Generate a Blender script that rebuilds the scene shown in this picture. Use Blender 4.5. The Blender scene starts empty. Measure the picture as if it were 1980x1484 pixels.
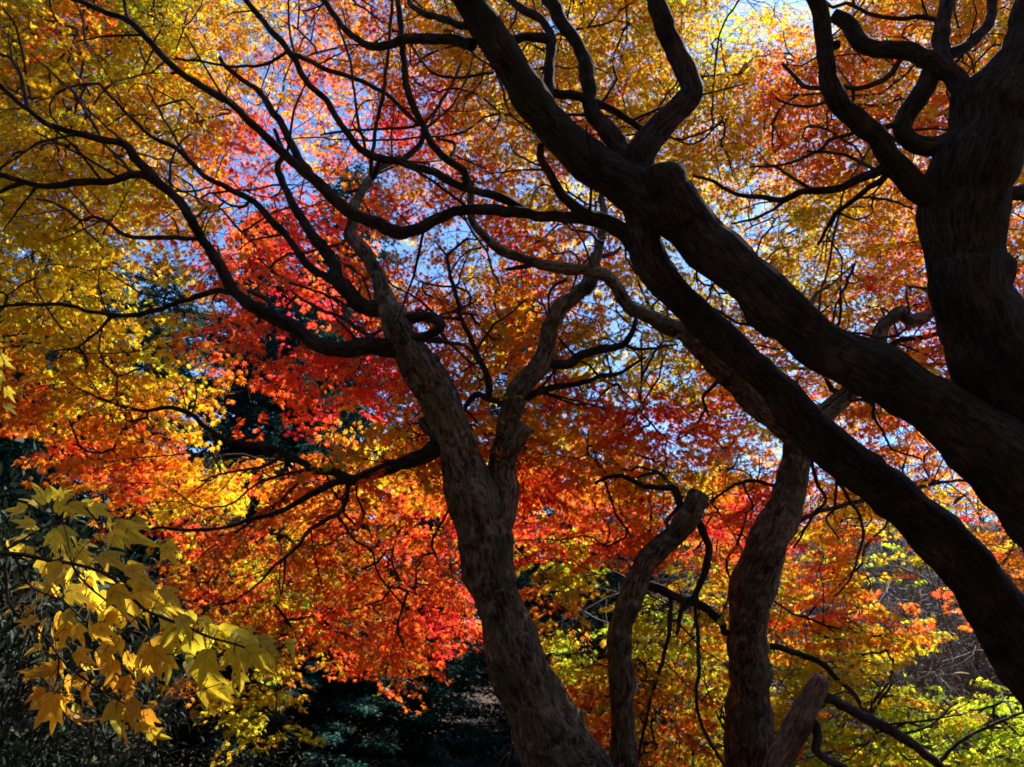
import bpy, math, random
import numpy as np
from mathutils import Vector, noise

R = math.radians
random.seed(7)
rng = np.random.default_rng(11)
SC = bpy.context.scene
COL = SC.collection

# ------------------------------------------------------------------ camera
PITCH = 22.0
F = 1485.0                      # focal length in photo pixels (photo is 1980 wide)
CAM = np.array([0.0, 0.0, 1.6])
cd = bpy.data.cameras.new("camera")
cam = bpy.data.objects.new("camera", cd)
COL.objects.link(cam)
cam.location = CAM
cam.rotation_euler = (R(90 + PITCH), 0, 0)
cd.sensor_fit = 'HORIZONTAL'
cd.sensor_width = 36.0
cd.lens = 36.0 * F / 1980.0
cd.clip_start = 0.05
cd.clip_end = 2000
SC.camera = cam

# ------------------------------------------------------------------ light
SUN_EL, SUN_AZ = 50.0, 44.0     # azimuth measured from +Y (view direction) towards +X
w = bpy.data.worlds.new("World")
SC.world = w
w.use_nodes = True
nt = w.node_tree
bg = nt.nodes['Background']
sky = nt.nodes.new('ShaderNodeTexSky')
sky.sky_type = 'NISHITA'
sky.sun_disc = False
sky.sun_elevation = R(SUN_EL)
sky.sun_rotation = R(SUN_AZ)
sky.air_density = 1.0
sky.dust_density = 0.4
sky.ozone_density = 4.0
deep = nt.nodes.new('ShaderNodeVectorMath'); deep.operation = 'MULTIPLY'
deep.inputs[1].default_value = (0.80, 1.0, 1.2)      # the deep clear blue of an autumn sky
nt.links.new(sky.outputs[0], deep.inputs[0])
nt.links.new(deep.outputs[0], bg.inputs[0])
bg.inputs[1].default_value = 0.09
sl = bpy.data.lights.new("sun", 'SUN')
sl.energy = 5.0
sl.angle = R(0.5)
sl.color = (1.0, 0.95, 0.86)
sun = bpy.data.objects.new("sun", sl)
COL.objects.link(sun)
sd = Vector((math.sin(R(SUN_AZ)) * math.cos(R(SUN_EL)), math.cos(R(SUN_AZ)) * math.cos(R(SUN_EL)), math.sin(R(SUN_EL))))
sun.rotation_euler = sd.to_track_quat('Z', 'Y').to_euler()
SC.view_settings.view_transform = 'Standard'
SC.view_settings.look = 'None'
SC.view_settings.gamma = 1
SC.view_settings.exposure = 1.45
SC.cycles.max_bounces = 10
SC.cycles.diffuse_bounces = 9
SC.cycles.transmission_bounces = 8
SC.cycles.glossy_bounces = 2
SC.cycles.caustics_reflective = False
SC.cycles.caustics_refractive = False
SC.cycles.use_denoising = True
SC.cycles.filter_width = 1.75
SC.cycles.sample_clamp_indirect = 6

# ------------------------------------------------------------------ helpers
cp, sp = math.cos(R(PITCH)), math.sin(R(PITCH))
AX = np.array([1.0, 0, 0]); AF = np.array([0, cp, sp]); AU = np.array([0, -sp, cp])


def at(px, py, d):
    """a photo position and a distance into the scene -> a point in the world"""
    return CAM + d * (AX * (px - 990) / F + AF + AU * (742 - py) / F)


def project(P):
    q = P - CAM
    d = q @ AF
    return 990 + F * (q @ AX) / d, 742 - F * (q @ AU) / d, d


def empty(name, loc, label, cat, group=None, kind=None, rz=0):
    o = bpy.data.objects.new(name, None)
    COL.objects.link(o)
    o.location = loc
    o.rotation_euler = (0, 0, rz)
    o.empty_display_size = 0.1
    o['label'] = label; o['category'] = cat
    if group: o['group'] = group
    if kind: o['kind'] = kind
    return o


def np_mesh(name, V, faces, mat, smooth=True, col=None, bark=None):
    """V (n,3); faces (m,k) all of one size"""
    me = bpy.data.meshes.new(name)
    V = np.asarray(V, dtype=np.float32); faces = np.asarray(faces, dtype=np.int32)
    m, k = faces.shape
    me.vertices.add(len(V)); me.vertices.foreach_set('co', V.ravel())
    me.loops.add(m * k); me.loops.foreach_set('vertex_index', faces.ravel())
    me.polygons.add(m)
    me.polygons.foreach_set('loop_start', np.arange(0, m * k, k, dtype=np.int32))
    me.polygons.foreach_set('loop_total', np.full(m, k, dtype=np.int32))
    me.polygons.foreach_set('use_smooth', np.full(m, smooth, dtype=bool))
    if col is not None:
        a = me.attributes.new('tint', 'FLOAT_COLOR', 'POINT')
        c = np.ones((len(V), 4), dtype=np.float32); c[:, :3] = col
        a.data.foreach_set('color', c.ravel())
    if bark is not None:
        a = me.attributes.new('bark', 'FLOAT_VECTOR', 'POINT')
        a.data.foreach_set('vector', np.asarray(bark, dtype=np.float32).ravel())
    me.materials.append(mat)
    me.update(calc_edges=True)
    return me


def link(name, me, parent=None):
    o = bpy.data.objects.new(name, me)
    COL.objects.link(o)
    if parent is not None:
        o.parent = parent
    return o


# ------------------------------------------------------------------ materials
def leaf_material(name, trans=0.6, rough=0.45, spec=0.25, sat=1.0):
    m = bpy.data.materials.new(name); m.use_nodes = True
    n = m.node_tree.nodes; l = m.node_tree.links
    n.clear()
    out = n.new('ShaderNodeOutputMaterial')
    at_ = n.new('ShaderNodeAttribute'); at_.attribute_name = 'tint'
    geo = n.new('ShaderNodeNewGeometry')
    nz = n.new('ShaderNodeTexNoise'); nz.inputs['Scale'].default_value = 60
    l.new(geo.outputs['Position'], nz.inputs['Vector'])
    mr = n.new('ShaderNodeMapRange'); mr.inputs[1].default_value = 0.3; mr.inputs[2].default_value = 0.7
    mr.inputs[3].default_value = 0.8; mr.inputs[4].default_value = 1.12
    l.new(nz.outputs['Fac'], mr.inputs[0])
    mul = n.new('ShaderNodeVectorMath'); mul.operation = 'SCALE'
    l.new(at_.outputs['Color'], mul.inputs[0]); l.new(mr.outputs[0], mul.inputs['Scale'])
    pr = n.new('ShaderNodeBsdfPrincipled')
    pr.inputs['Roughness'].default_value = rough
    pr.inputs['Specular IOR Level'].default_value = spec
    l.new(mul.outputs[0], pr.inputs['Base Color'])
    tr = n.new('ShaderNodeBsdfTranslucent')
    l.new(mul.outputs[0], tr.inputs['Color'])
    mx = n.new('ShaderNodeMixShader'); mx.inputs[0].default_value = trans
    l.new(pr.outputs[0], mx.inputs[1]); l.new(tr.outputs[0], mx.inputs[2])
    l.new(mx.outputs[0], out.inputs['Surface'])
    return m


def bark_material(name, c0, c1, moss=None, scale=1.0, bump=0.9, patches=None):
    m = bpy.data.materials.new(name); m.use_nodes = True
    n = m.node_tree.nodes; l = m.node_tree.links
    pr = n['Principled BSDF']
    pr.inputs['Roughness'].default_value = 0.95
    pr.inputs['Specular IOR Level'].default_value = 0.15
    a = n.new('ShaderNodeAttribute'); a.attribute_name = 'bark'
    mp = n.new('ShaderNodeMapping'); mp.inputs['Scale'].default_value = (1, 1, 0.22)
    l.new(a.outputs['Vector'], mp.inputs['Vector'])
    n1 = n.new('ShaderNodeTexNoise'); n1.inputs['Scale'].default_value = 62 * scale
    n1.inputs['Detail'].default_value = 8; n1.inputs['Roughness'].default_value = 0.75
    n1.inputs['Distortion'].default_value = 0.6
    l.new(mp.outputs[0], n1.inputs['Vector'])
    n2 = n.new('ShaderNodeTexNoise'); n2.inputs['Scale'].default_value = 9 * scale
    n2.inputs['Detail'].default_value = 4
    l.new(a.outputs['Vector'], n2.inputs['Vector'])
    cr = n.new('ShaderNodeValToRGB')
    cr.color_ramp.elements[0].position = 0.43; cr.color_ramp.elements[0].color = (*c0, 1)
    cr.color_ramp.elements[1].position = 0.60; cr.color_ramp.elements[1].color = (*c1, 1)
    l.new(n1.outputs['Fac'], cr.inputs[0])
    last = cr.outputs[0]
    # weathered dark areas and horizontal cracks
    n4 = n.new('ShaderNodeTexNoise'); n4.inputs['Scale'].default_value = 5 * scale; n4.inputs['Detail'].default_value = 7
    n4.inputs['Roughness'].default_value = .62
    l.new(a.outputs['Vector'], n4.inputs['Vector'])
    r4 = n.new('ShaderNodeMapRange'); r4.inputs[1].default_value = .36; r4.inputs[2].default_value = .62; r4.inputs[3].default_value = .38; r4.inputs[4].default_value = 1.25
    l.new(n4.outputs['Fac'], r4.inputs[0])
    s4 = n.new('ShaderNodeVectorMath'); s4.operation = 'SCALE'
    l.new(last, s4.inputs[0]); l.new(r4.outputs[0], s4.inputs['Scale'])
    last = s4.outputs[0]
    if patches:
        cr3 = n.new('ShaderNodeValToRGB')
        cr3.color_ramp.elements[0].position = 0.54; cr3.color_ramp.elements[0].color = (0, 0, 0, 1)
        cr3.color_ramp.elements[1].position = 0.64; cr3.color_ramp.elements[1].color = (.75, .75, .75, 1)
        n3 = n.new('ShaderNodeTexNoise'); n3.inputs['Scale'].default_value = 16 * scale
        n3.inputs['Detail'].default_value = 7; n3.inputs['Roughness'].default_value = 0.7
        l.new(a.outputs['Vector'], n3.inputs['Vector'])
        l.new(n3.outputs['Fac'], cr3.inputs[0])
        mx = n.new('ShaderNodeMix'); mx.data_type = 'RGBA'
        l.new(cr3.outputs[0], mx.inputs[0]); l.new(last, mx.inputs[6]); mx.inputs[7].default_value = (*patches, 1)
        last = mx.outputs[2]
    if moss:
        cr2 = n.new('ShaderNodeValToRGB')
        cr2.color_ramp.elements[0].position = 0.5; cr2.color_ramp.elements[0].color = (0, 0, 0, 1)
        cr2.color_ramp.elements[1].position = 0.68; cr2.color_ramp.elements[1].color = (.7, .7, .7, 1)
        l.new(n2.outputs['Fac'], cr2.inputs[0])
        mx = n.new('ShaderNodeMix'); mx.data_type = 'RGBA'
        l.new(cr2.outputs[0], mx.inputs[0]); l.new(last, mx.inputs[6]); mx.inputs[7].default_value = (*moss, 1)
        last = mx.outputs[2]
    l.new(last, pr.inputs['Base Color'])
    b = n.new('ShaderNodeBump'); b.inputs['Strength'].default_value = bump; b.inputs['Distance'].default_value = 0.02
    l.new(n1.outputs['Fac'], b.inputs['Height']); l.new(b.outputs[0], pr.inputs['Normal'])
    return m


M_LEAF = leaf_material('maple_leaf', 0.74)
M_BROAD = leaf_material('broad_leaf', 0.68)


def add_veins(m):
    n = m.node_tree.nodes; l = m.node_tree.links
    a = n.new('ShaderNodeAttribute'); a.attribute_name = 'blade'
    sep = n.new('ShaderNodeSeparateXYZ'); l.new(a.outputs['Vector'], sep.inputs[0])

    def M(op, x, y=None, z=None):
        q = n.new('ShaderNodeMath'); q.operation = op
        for i, v in enumerate((x, y, z)):
            if v is None: continue
            if isinstance(v, (int, float)): q.inputs[i].default_value = v
            else: l.new(v, q.inputs[i])
        return q.outputs[0]
    ay = M('ABSOLUTE', sep.outputs[1])
    d1 = ay
    c_, s_ = math.cos(R(45)), math.sin(R(45))
    d2 = M('ABSOLUTE', M('SUBTRACT', M('MULTIPLY', sep.outputs[0], s_), M('MULTIPLY', ay, c_)))
    side = M('ABSOLUTE', M('SUBTRACT', M('FRACT', M('MULTIPLY', M('SUBTRACT', sep.outputs[0], M('MULTIPLY', ay, .8)), 9.0)), .5))
    dm = M('MINIMUM', d1, d2)
    v = M('MAXIMUM', M('LESS_THAN', dm, .012), M('MULTIPLY', M('LESS_THAN', side, .07), .5))
    n5 = n.new('ShaderNodeTexNoise'); n5.inputs['Scale'].default_value = 35; n5.inputs['Detail'].default_value = 5
    g = n.new('ShaderNodeNewGeometry'); l.new(g.outputs['Position'], n5.inputs['Vector'])
    spot = M('MULTIPLY', M('GREATER_THAN', n5.outputs['Fac'], .66), .55)
    fac = M('MAXIMUM', M('MULTIPLY', v, .45), spot)
    mx = n.new('ShaderNodeMix'); mx.data_type = 'RGBA'
    src = [q for q in n if q.type == 'VECT_MATH'][0].outputs[0]
    tgt = [k.to_socket for k in list(l) if k.from_socket == src]
    l.new(fac, mx.inputs[0]); l.new(src, mx.inputs[6]); mx.inputs[7].default_value = (.22, .11, .02, 1)
    for t_ in tgt: l.new(mx.outputs[2], t_)


add_veins(M_BROAD)
M_EVER = leaf_material('evergreen_leaf', 0.15, 0.7, 0.12)
M_NEEDLE = leaf_material('conifer_needle', 0.2, 0.75, 0.1)
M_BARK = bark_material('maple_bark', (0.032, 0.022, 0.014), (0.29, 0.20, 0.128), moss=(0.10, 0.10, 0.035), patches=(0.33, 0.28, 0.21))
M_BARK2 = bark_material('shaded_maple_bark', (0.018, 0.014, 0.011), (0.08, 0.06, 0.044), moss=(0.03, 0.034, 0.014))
M_BARK3 = bark_material('pinkish_maple_bark', (0.10, 0.06, 0.042), (0.42, 0.26, 0.19), moss=(0.16, 0.13, 0.07))
M_TWIG = bark_material('twig_bark', (0.03, 0.022, 0.018), (0.09, 0.065, 0.05), bump=0.3)
M_GREY = bark_material('grey_bark', (0.12, 0.11, 0.11), (0.36, 0.34, 0.34), bump=0.4)
M_CBARK = bark_material('conifer_bark', (0.05, 0.035, 0.03), (0.17, 0.12, 0.1))


# ------------------------------------------------------------------ tubes
def spline(P, W, step):
    """Catmull-Rom through P with radii W; returns resampled points, radii"""
    P = np.asarray(P, float); W = np.asarray(W, float)
    if len(P) == 2:
        n = max(2, int(np.linalg.norm(P[1] - P[0]) / step) + 1)
        t = np.linspace(0, 1, n)[:, None]
        return P[0] * (1 - t) + P[1] * t, (W[0] * (1 - t) + W[1] * t)[:, 0]
    Q = np.vstack([2 * P[0] - P[1], P, 2 * P[-1] - P[-2]])
    Wq = np.concatenate([[W[0]], W, [W[-1]]])
    op, ow = [], []
    for i in range(1, len(Q) - 2):
        seg = np.linalg.norm(Q[i + 1] - Q[i])
        n = max(2, int(seg / step))
        for t in np.arange(n) / n:
            p0, p1, p2, p3 = Q[i - 1], Q[i], Q[i + 1], Q[i + 2]
            op.append(0.5 * (2 * p1 + (p2 - p0) * t + (2 * p0 - 5 * p1 + 4 * p2 - p3) * t * t + (3 * p1 - p0 - 3 * p2 + p3) * t ** 3))
            ow.append(Wq[i] * (1 - t) + Wq[i + 1] * t)
    op.append(Q[-2]); ow.append(Wq[-2])
    return np.array(op), np.array(ow)


class Tubes:
    def __init__(self):
        self.V, self.Fc, self.B, self.n = [], [], [], 0

    def add(self, P, Rr, sides=8, rough=0.0, seed=0, cap=False, s0=None):
        P = np.asarray(P, float); Rr = np.asarray(Rr, float)
        n = len(P)
        T = np.gradient(P, axis=0)
        T /= (np.linalg.norm(T, axis=1)[:, None] + 1e-9)
        up = np.array([0.0, 0, 1]) if abs(T[0][2]) < 0.9 else np.array([1.0, 0, 0])
        N = np.cross(T[0], up); N /= np.linalg.norm(N)
        s = random.random() * 20 if s0 is None else s0
        if cap:
            P = np.vstack([P, P[-1] + T[-1] * Rr[-1] * 0.12, P[-1] + T[-1] * Rr[-1] * 0.16])
            Rr = np.concatenate([Rr, [Rr[-1] * 0.8, Rr[-1] * 0.05]])
            T = np.vstack([T, T[-1], T[-1]]); n += 2
        ang = np.linspace(0, 2 * math.pi, sides, endpoint=False)
        rings = np.empty((n, sides, 3)); bk = np.empty((n, sides, 3))
        for i in range(n):
            N = N - T[i] * (N @ T[i]); N /= (np.linalg.norm(N) + 1e-9)
            Bn = np.cross(T[i], N)
            if i: s += np.linalg.norm(P[i] - P[i - 1])
            ca, sa = np.cos(ang), np.sin(ang)
            rr = np.full(sides, Rr[i])
            if rough > 0:
                r0 = max(Rr[i], 1e-4)
                for j in range(sides):
                    q = Vector((ca[j] * r0 * 7 + seed * 3.1, sa[j] * r0 * 7, s * 5))
                    q2 = Vector((ca[j] * r0 * 38, sa[j] * r0 * 38 + seed, s * 9))
                    rr[j] += rough * r0 * (noise.noise(q) * 0.75 + noise.noise(q2) * 0.28)
            rings[i] = P[i] + (N[None] * ca[:, None] + Bn[None] * sa[:, None]) * rr[:, None]
            bk[i] = np.stack([ca * Rr[i], sa * Rr[i], np.full(sides, s)], 1)
        idx = (np.arange(n)[:, None] * sides + np.arange(sides)[None]) + self.n
        a = idx[:-1]; b = np.roll(a, -1, 1); c = np.roll(idx[1:], -1, 1); d = idx[1:]
        self.Fc.append(np.stack([a, b, c, d], -1).reshape(-1, 4))
        self.V.append(rings.reshape(-1, 3)); self.B.append(bk.reshape(-1, 3))
        self.n += n * sides

    def mesh(self, name, mat, origin=(0, 0, 0)):
        V = np.vstack(self.V) - np.asarray(origin)
        return np_mesh(name, V, np.vstack(self.Fc), mat, True, None, np.vstack(self.B))


# ------------------------------------------------------------------ leaves
def fan(pts):
    """fan round a centre vertex"""
    n = len(pts) - 1
    return np.array([(0, i, i % n + 1) for i in range(1, n + 1)], dtype=np.int32)


def polar_leaf(spec, droop=0.18, fold=0.0, base=180, rb=0.1):
    half = [(a, r) for a, r in spec if a > 0]
    full = [(base, rb)] + [(-a, r) for a, r in reversed(half)] + [(0, spec[0][1])] + half
    pts = [(0, 0, 0)]
    for a, r in full:
        x = r * math.cos(R(a)); y = r * math.sin(R(a))
        pts.append((x, y, -droop * r * r + fold * abs(y)))
    return np.array(pts)


MAPLE = polar_leaf([(0, 1.0), (19, .40), (37, .93), (57, .36), (78, .74), (100, .27), (128, .42)], 0.28, 0.10)
MAPLE_F = fan(MAPLE)
# broad three lobed leaf, with a ring half way in so that the blade can bend
_b = [(0, 1.0), (4, .86), (11, .66), (18, .50), (27, .38), (36, .46), (45, .68), (52, .58), (64, .42), (85, .34), (115, .30), (145, .27), (168, .22)]
_o = polar_leaf(_b, 0.0, 0.0, 180, 0.16)
_n = len(_o) - 1
_in = _o[1:] * 0.5
BROAD = np.vstack([_o, _in])
BROAD[:, 2] = -0.38 * BROAD[:, 0] ** 2 + 0.22 * np.abs(BROAD[:, 1]) - 0.35 * BROAD[:, 1] ** 2
BF = []
for i in range(_n):
    j = (i + 1) % _n
    BF += [(0, 1 + _n + i, 1 + _n + j), (1 + _n + i, 1 + i, 1 + j), (1 + _n + i, 1 + j, 1 + _n + j)]
BROAD_F = np.array(BF, dtype=np.int32)
OVAL = polar_leaf([(0, 1.0), (25, .55), (60, .34), (110, .38), (150, .6)], 0.12, 0.25, 180, 0.9)
OVAL_F = fan(OVAL)


def rot_frames(direction, normal):
    """rows: x = leaf tip direction, z = normal"""
    x = direction / (np.linalg.norm(direction, axis=1)[:, None] + 1e-9)
    z = normal - x * np.sum(x * normal, 1)[:, None]
    z /= (np.linalg.norm(z, axis=1)[:, None] + 1e-9)
    y = np.cross(z, x)
    return np.stack([x, y, z], 1)            # (n,3 axes,3)


def leaves_mesh(name, tmpl, tf, pos, direction, normal, size, col, mat, origin=(0, 0, 0), smooth=True):
    fr = rot_frames(direction, normal)
    n = len(pos); k = len(tmpl)
    # every leaf bends by its own amount
    loc = np.repeat(tmpl[None], n, 0) * size[:, None, None]
    loc[:, :, 2] *= rng.uniform(0.1, 2.2, n)[:, None]
    loc[:, :, 1] *= rng.uniform(0.82, 1.08, n)[:, None]
    V = np.einsum('nki,nij->nkj', loc, fr) + pos[:, None] - np.asarray(origin)
    Fc = (tf[None] + (np.arange(n) * k)[:, None, None]).reshape(-1, tf.shape[1])
    C = np.repeat(col[:, None], k, 1).reshape(-1, 3)
    me = np_mesh(name, V.reshape(-1, 3), Fc, mat, smooth, C)
    if mat is M_BROAD:
        a = me.attributes.new('blade', 'FLOAT_VECTOR', 'POINT')
        a.data.foreach_set('vector', np.tile(tmpl, (n, 1)).astype(np.float32).ravel())
    return me


# leaf colours: what the leaf is, except the rust and ochre dulled for shade
PAL = {
    'Y': [(.92, .66, .02), (.88, .70, .025), (.93, .57, .015), (.74, .68, .025)],
    'A': [(.90, .47, .013), (.90, .41, .012), (.86, .53, .015), (.90, .36, .012), (.76, .53, .018)],
    'O': [(.91, .25, .014), (.92, .33, .014), (.90, .17, .014), (.91, .42, .016)],
    'R': [(.95, .11, .03), (.95, .17, .02), (.94, .07, .035), (.95, .23, .02)],
    'C': [(.94, .05, .055), (.95, .07, .045), (.95, .11, .035), (.92, .04, .06)],
    'L': [(.58, .56, .02), (.72, .55, .016), (.48, .52, .022), (.82, .50, .015)],
    'G': [(.48, .66, .03), (.58, .70, .03), (.40, .58, .03), (.72, .70, .03)],
}
PAL['U'] = [(.66, .15, .015), (.60, .21, .015), (.68, .09, .02), (.64, .26, .015)]      # orange darkened to rust, shade put into the colour
PAL['V'] = [(.58, .32, .015), (.60, .24, .014), (.46, .36, .018)]                        # amber darkened to ochre, likewise carrying shade
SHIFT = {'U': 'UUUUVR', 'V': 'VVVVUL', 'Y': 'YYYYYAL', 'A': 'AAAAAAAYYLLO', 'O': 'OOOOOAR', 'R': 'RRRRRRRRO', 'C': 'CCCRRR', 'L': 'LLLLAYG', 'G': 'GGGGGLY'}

# ------------------------------------------------------------------ skeletons
# each branch: list of (photo x, photo y, width in photo px), how far it drifts in depth from where it leaves
def P3(s):
    return [tuple(float(v) for v in q.split(',')) for q in s.split()]


def L2(s, w0, w1):
    p = P3(s); n = len(p)
    return [(a[0], a[1], w0 + (w1 - w0) * i / (n - 1)) for i, a in enumerate(p)]


class Tree:
    def __init__(self, name, label, cat, mat, group=None):
        self.name, self.label, self.cat, self.mat, self.group = name, label, cat, mat, group
        self.segs = []         # (name, points, radii, width)
        self.px = []           # (x, y, d, point)

    def _reg(self, P, W):
        for p, w_ in zip(P, W):
            x, y, d = project(p)
            self.px.append((x, y, d, *p, w_))

    def _store(self, name, pts, D, cap):
        P = np.array([at(x, y, d) for (x, y, w_), d in zip(pts, D)])
        Rr = np.array([w_ * 0.5 * d / F for (x, y, w_), d in zip(pts, D)])
        step = max(0.02, min(0.05, float(Rr.mean()) * 0.5))
        Ps, Rs = spline(P, Rr, step)
        # small crooks along the way
        if len(Ps) > 6:
            k = random.random() * 50
            for i in range(2, len(Ps) - 1):
                v = noise.noise_vector(Vector((k, k * .3, i * step * 6)))
                v2 = noise.noise_vector(Vector((k + 9, k * .3, i * step * 18)))
                Ps[i] += np.array(v) * (.007 + .28 * min(Rs[i], .03)) + np.array(v2) * (.0035 + .16 * min(Rs[i], .03))
                Rs[i] *= 1 + 0.14 * noise.noise(Vector((k, 3.3, i * step * 9))) + 0.08 * noise.noise(Vector((k, 8.3, i * step * 30)))
        self.segs.append((name, Ps, Rs, max(p[2] for p in pts), cap))
        self._reg(Ps, Rs)

    def trunk(self, pts, D, cap=False, name='trunk'):
        if not isinstance(D, (list, tuple)):
            D = [D] * len(pts)
        if len(D) == 2 and len(pts) > 2:
            D = list(np.linspace(D[0], D[1], len(pts)))
        self._store(name, pts, D, cap)

    def br(self, pts, dd=0.0, cap=False):
        a = np.array([q[:3] for q in self.px])
        x, y, _ = pts[0]
        i = int(np.argmin((a[:, 0] - x) ** 2 + (a[:, 1] - y) ** 2))
        d0 = a[i, 2]
        pts = [(a[i, 0], a[i, 1], pts[0][2])] + list(pts[1:]) if math.hypot(a[i, 0] - x, a[i, 1] - y) < 28 else list(pts)
        n = len(pts)
        L = np.cumsum([0] + [math.hypot(pts[k + 1][0] - pts[k][0], pts[k + 1][1] - pts[k][1]) for k in range(n - 1)])
        D = [d0 + dd * l / L[-1] for l in L]
        self._store('branch', pts, D, cap)


TREES = []

# --- the big dark tree on the right
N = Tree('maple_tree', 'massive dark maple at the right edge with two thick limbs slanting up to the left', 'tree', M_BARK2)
N.trunk(P3('2420,2250,330 2400,1900,300 2330,1550,270 2230,1250,250 2110,1070,215 1990,940,172 1885,848,142 1775,765,116 1635,692,112 1527,622,107 1420,515,102 1355,455,106 1300,408,104 1215,362,94 1138,307,82 1053,228,74 1010,160,74 965,90,70 905,0,66 870,-80,60 820,-200,52'),
        [3.3, 3.25, 3.15, 3.0, 2.95, 2.9, 2.9, 2.9, 2.95, 3.0, 3.05, 3.1, 3.1, 3.15, 3.2, 3.2, 3.2, 3.2, 3.15, 3.1, 3.0])
N.br(P3('2110,1070,220 2060,930,215 1995,790,195 1932,700,178 1892,600,160 1870,500,155 1866,400,160 1885,310,168 1925,220,150 1968,140,120 2000,60,96 2020,-60,86'), 0.25)
N.br(P3('2370,1760,190 2220,1580,160 2100,1430,135 2010,1310,124 1945,1215,118 1888,1125,112 1832,1052,108 1765,990,102 1672,916,94 1605,857,88 1545,808,80 1483,733,68 1430,685,67 1340,602,68 1285,550,70 1252,490,68 1236,430,66 1225,385,50'), -0.05)
N.br(P3('1310,420,112 1292,372,102 1283,338,84 1280,324,66'), -0.05, True)
N.br(P3('1225,335,66 1250,280,56 1290,230,48 1328,190,44 1334,150,42 1310,100,40 1285,50,38 1270,0,38 1255,-80,34'), 0.3)
N.br(P3('1235,335,46 1173,248,38 1140,215,31 1137,160,27 1122,106,26 1105,67,24 1080,32,24 1040,-30,22'), 0.4)
N.br(P3('1075,215,24 1063,184,22 1063,141,20 1067,88,20 1060,62,18 1042,39,16 1017,21,15 985,0,14 950,-40,12'), 0.5)
N.br(P3('1065,80,20 1030,73,18 985,80,18'), -0.1)
N.br(P3('915,88,24 890,78,20 847,74,19 784,76,20 756,88,18 724,92,15 695,81,13 667,57,12 635,14,11 610,-30,9'), 0.5)
N.br(L2('905,50 872,44 830,28 798,10 780,-20', 16, 10), .4)
N.br(P3('1075,185,18 1113,184,16 1148,195,15 1184,212,14 1219,237,13 1250,262,13'), .1)
# long sweep to the upper left
N.br(P3('1245,480,50 1201,450,38 1152,424,30 1095,421,25 1024,414,23 954,407,22 900,407,22 855,417,22 812,442,24 770,449,25 724,431,23 671,407,22 635,378,20 600,345,19 560,310,18 530,283,17 488,240,15 442,198,15 389,163,14 347,138,13 318,113,12 283,71,12 251,42,12 212,28,10 159,7,9 90,-20,8'), .7)
N.br(L2('1030,414 990,397 954,382 918,368 865,347 840,332 777,315 734,308 706,293 681,272 653,230 628,194 600,166 559,102 523,60 474,0 440,-50', 17, 11), .7)
N.br(L2('251,42 243,15 238,-20', 8, 6), .1)
N.br(L2('347,138 330,143', 7, 5), 0)
N.br(L2('552,106 510,126 467,131 430,128 389,120 340,112', 7, 4), .2)
N.br(L2('559,106 600,120 671,148 731,173 770,205 812,242', 11, 8), .1)
N.br(L2('812,253 740,250 671,253 620,262', 6, 4), .2)
N.br(L2('777,310 809,283 816,262 818,245', 12, 10), .1)
N.br(L2('734,310 722,347 720,300 741,177 752,88 757,40 759,-20', 9, 6), .2)
N.br(L2('706,293 690,220 678,124 642,21 630,-20', 6, 4), .2)
N.br(L2('826,240 848,205 876,159 894,120', 8, 4), .3)
N.br(L2('830,250 866,212 900,160 915,110', 6, 3), .4)
N.br(L2('954,141 900,149 848,145 819,124 795,88', 6, 5), .2)
N.br(L2('600,166 580,130 560,60 556,-10', 6, 4), .2)
N.br(L2('600,345 573,301 548,248 523,212 502,177 477,159 442,134 425,112', 17, 7), .5)
N.br(P3('1160,424,26 1109,400,22 1081,375,18 1063,343,15 1046,312,15 1046,280,13'), -.15)
N.br(L2('1050,330 1000,300 985,275', 5, 3), .3)
N.br(L2('1165,470 1140,452 1110,445 1088,430', 7, 4), .5)
# the long bent limb that falls back through the middle (from above)
N.br(P3('905,362,16 900,329,15 869,311,15 840,283,14 812,230,14 790,180,14 784,150,14 780,106,14 777,76,13 773,30,12 768,-40,10'), .3)
N.br(L2('869,311 880,290 876,275 845,268', 9, 5), .2)
# upper right
N.br(P3('1868,250,60 1862,200,50 1846,159,44 1818,134,40 1775,110,36 1740,96,33 1697,96,32 1669,88,32 1648,60,32 1630,39,30 1612,30,26'), .3)
N.br(P3('1830,400,62 1786,371,50 1733,318,46 1687,262,44 1644,226,40 1612,195,38 1599,159,35 1598,106,32 1591,53,32 1584,18,30 1566,-20,26 1540,-80,20'), .1)
N.br(L2('1598,95 1622,86', 22, 16), 0, True)
N.br(P3('1840,285,60 1803,282,42 1768,276,38 1747,254,36 1754,219,38 1775,184,38 1793,152,36 1806,125,30'), .15)
N.br(P3('1830,130,34 1823,100,30 1821,71,28 1827,18,27 1828,-40,24'), .3)
N.br(L2('1840,112 1881,78 1910,50 1917,0 1920,-40', 24, 17), .3)
N.br(L2('1817,38 1782,35 1740,37 1704,34 1669,21 1634,5 1609,14 1590,0', 11, 6), .3)
N.br(L2('1590,186 1556,166 1528,141 1513,124', 12, 6), .2)
N.br(L2('1600,203 1565,208 1535,205 1500,188', 7, 4), .3)
N.br(L2('1750,118 1719,149 1676,170 1650,172 1620,166', 11, 8), .1)
N.br(L2('1650,172 1648,200 1640,206', 7, 5), .1)
N.br(L2('1740,238 1715,244 1697,250 1680,255', 12, 9), 0)
N.br(L2('1668,252 1641,260 1605,269 1588,290 1560,303 1528,315 1490,322 1450,324', 9, 4), .3)
N.br(L2('1725,318 1697,328 1662,343 1620,364 1574,368 1549,371 1510,389 1471,382 1429,378 1368,347 1340,340', 20, 5), .5)
N.br(L2('1725,325 1704,345 1680,361 1655,382 1620,407 1598,442 1581,474', 16, 5), .4)
N.br(L2('1549,371 1528,385 1492,410 1450,425 1414,433', 8, 4), .2)
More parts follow.
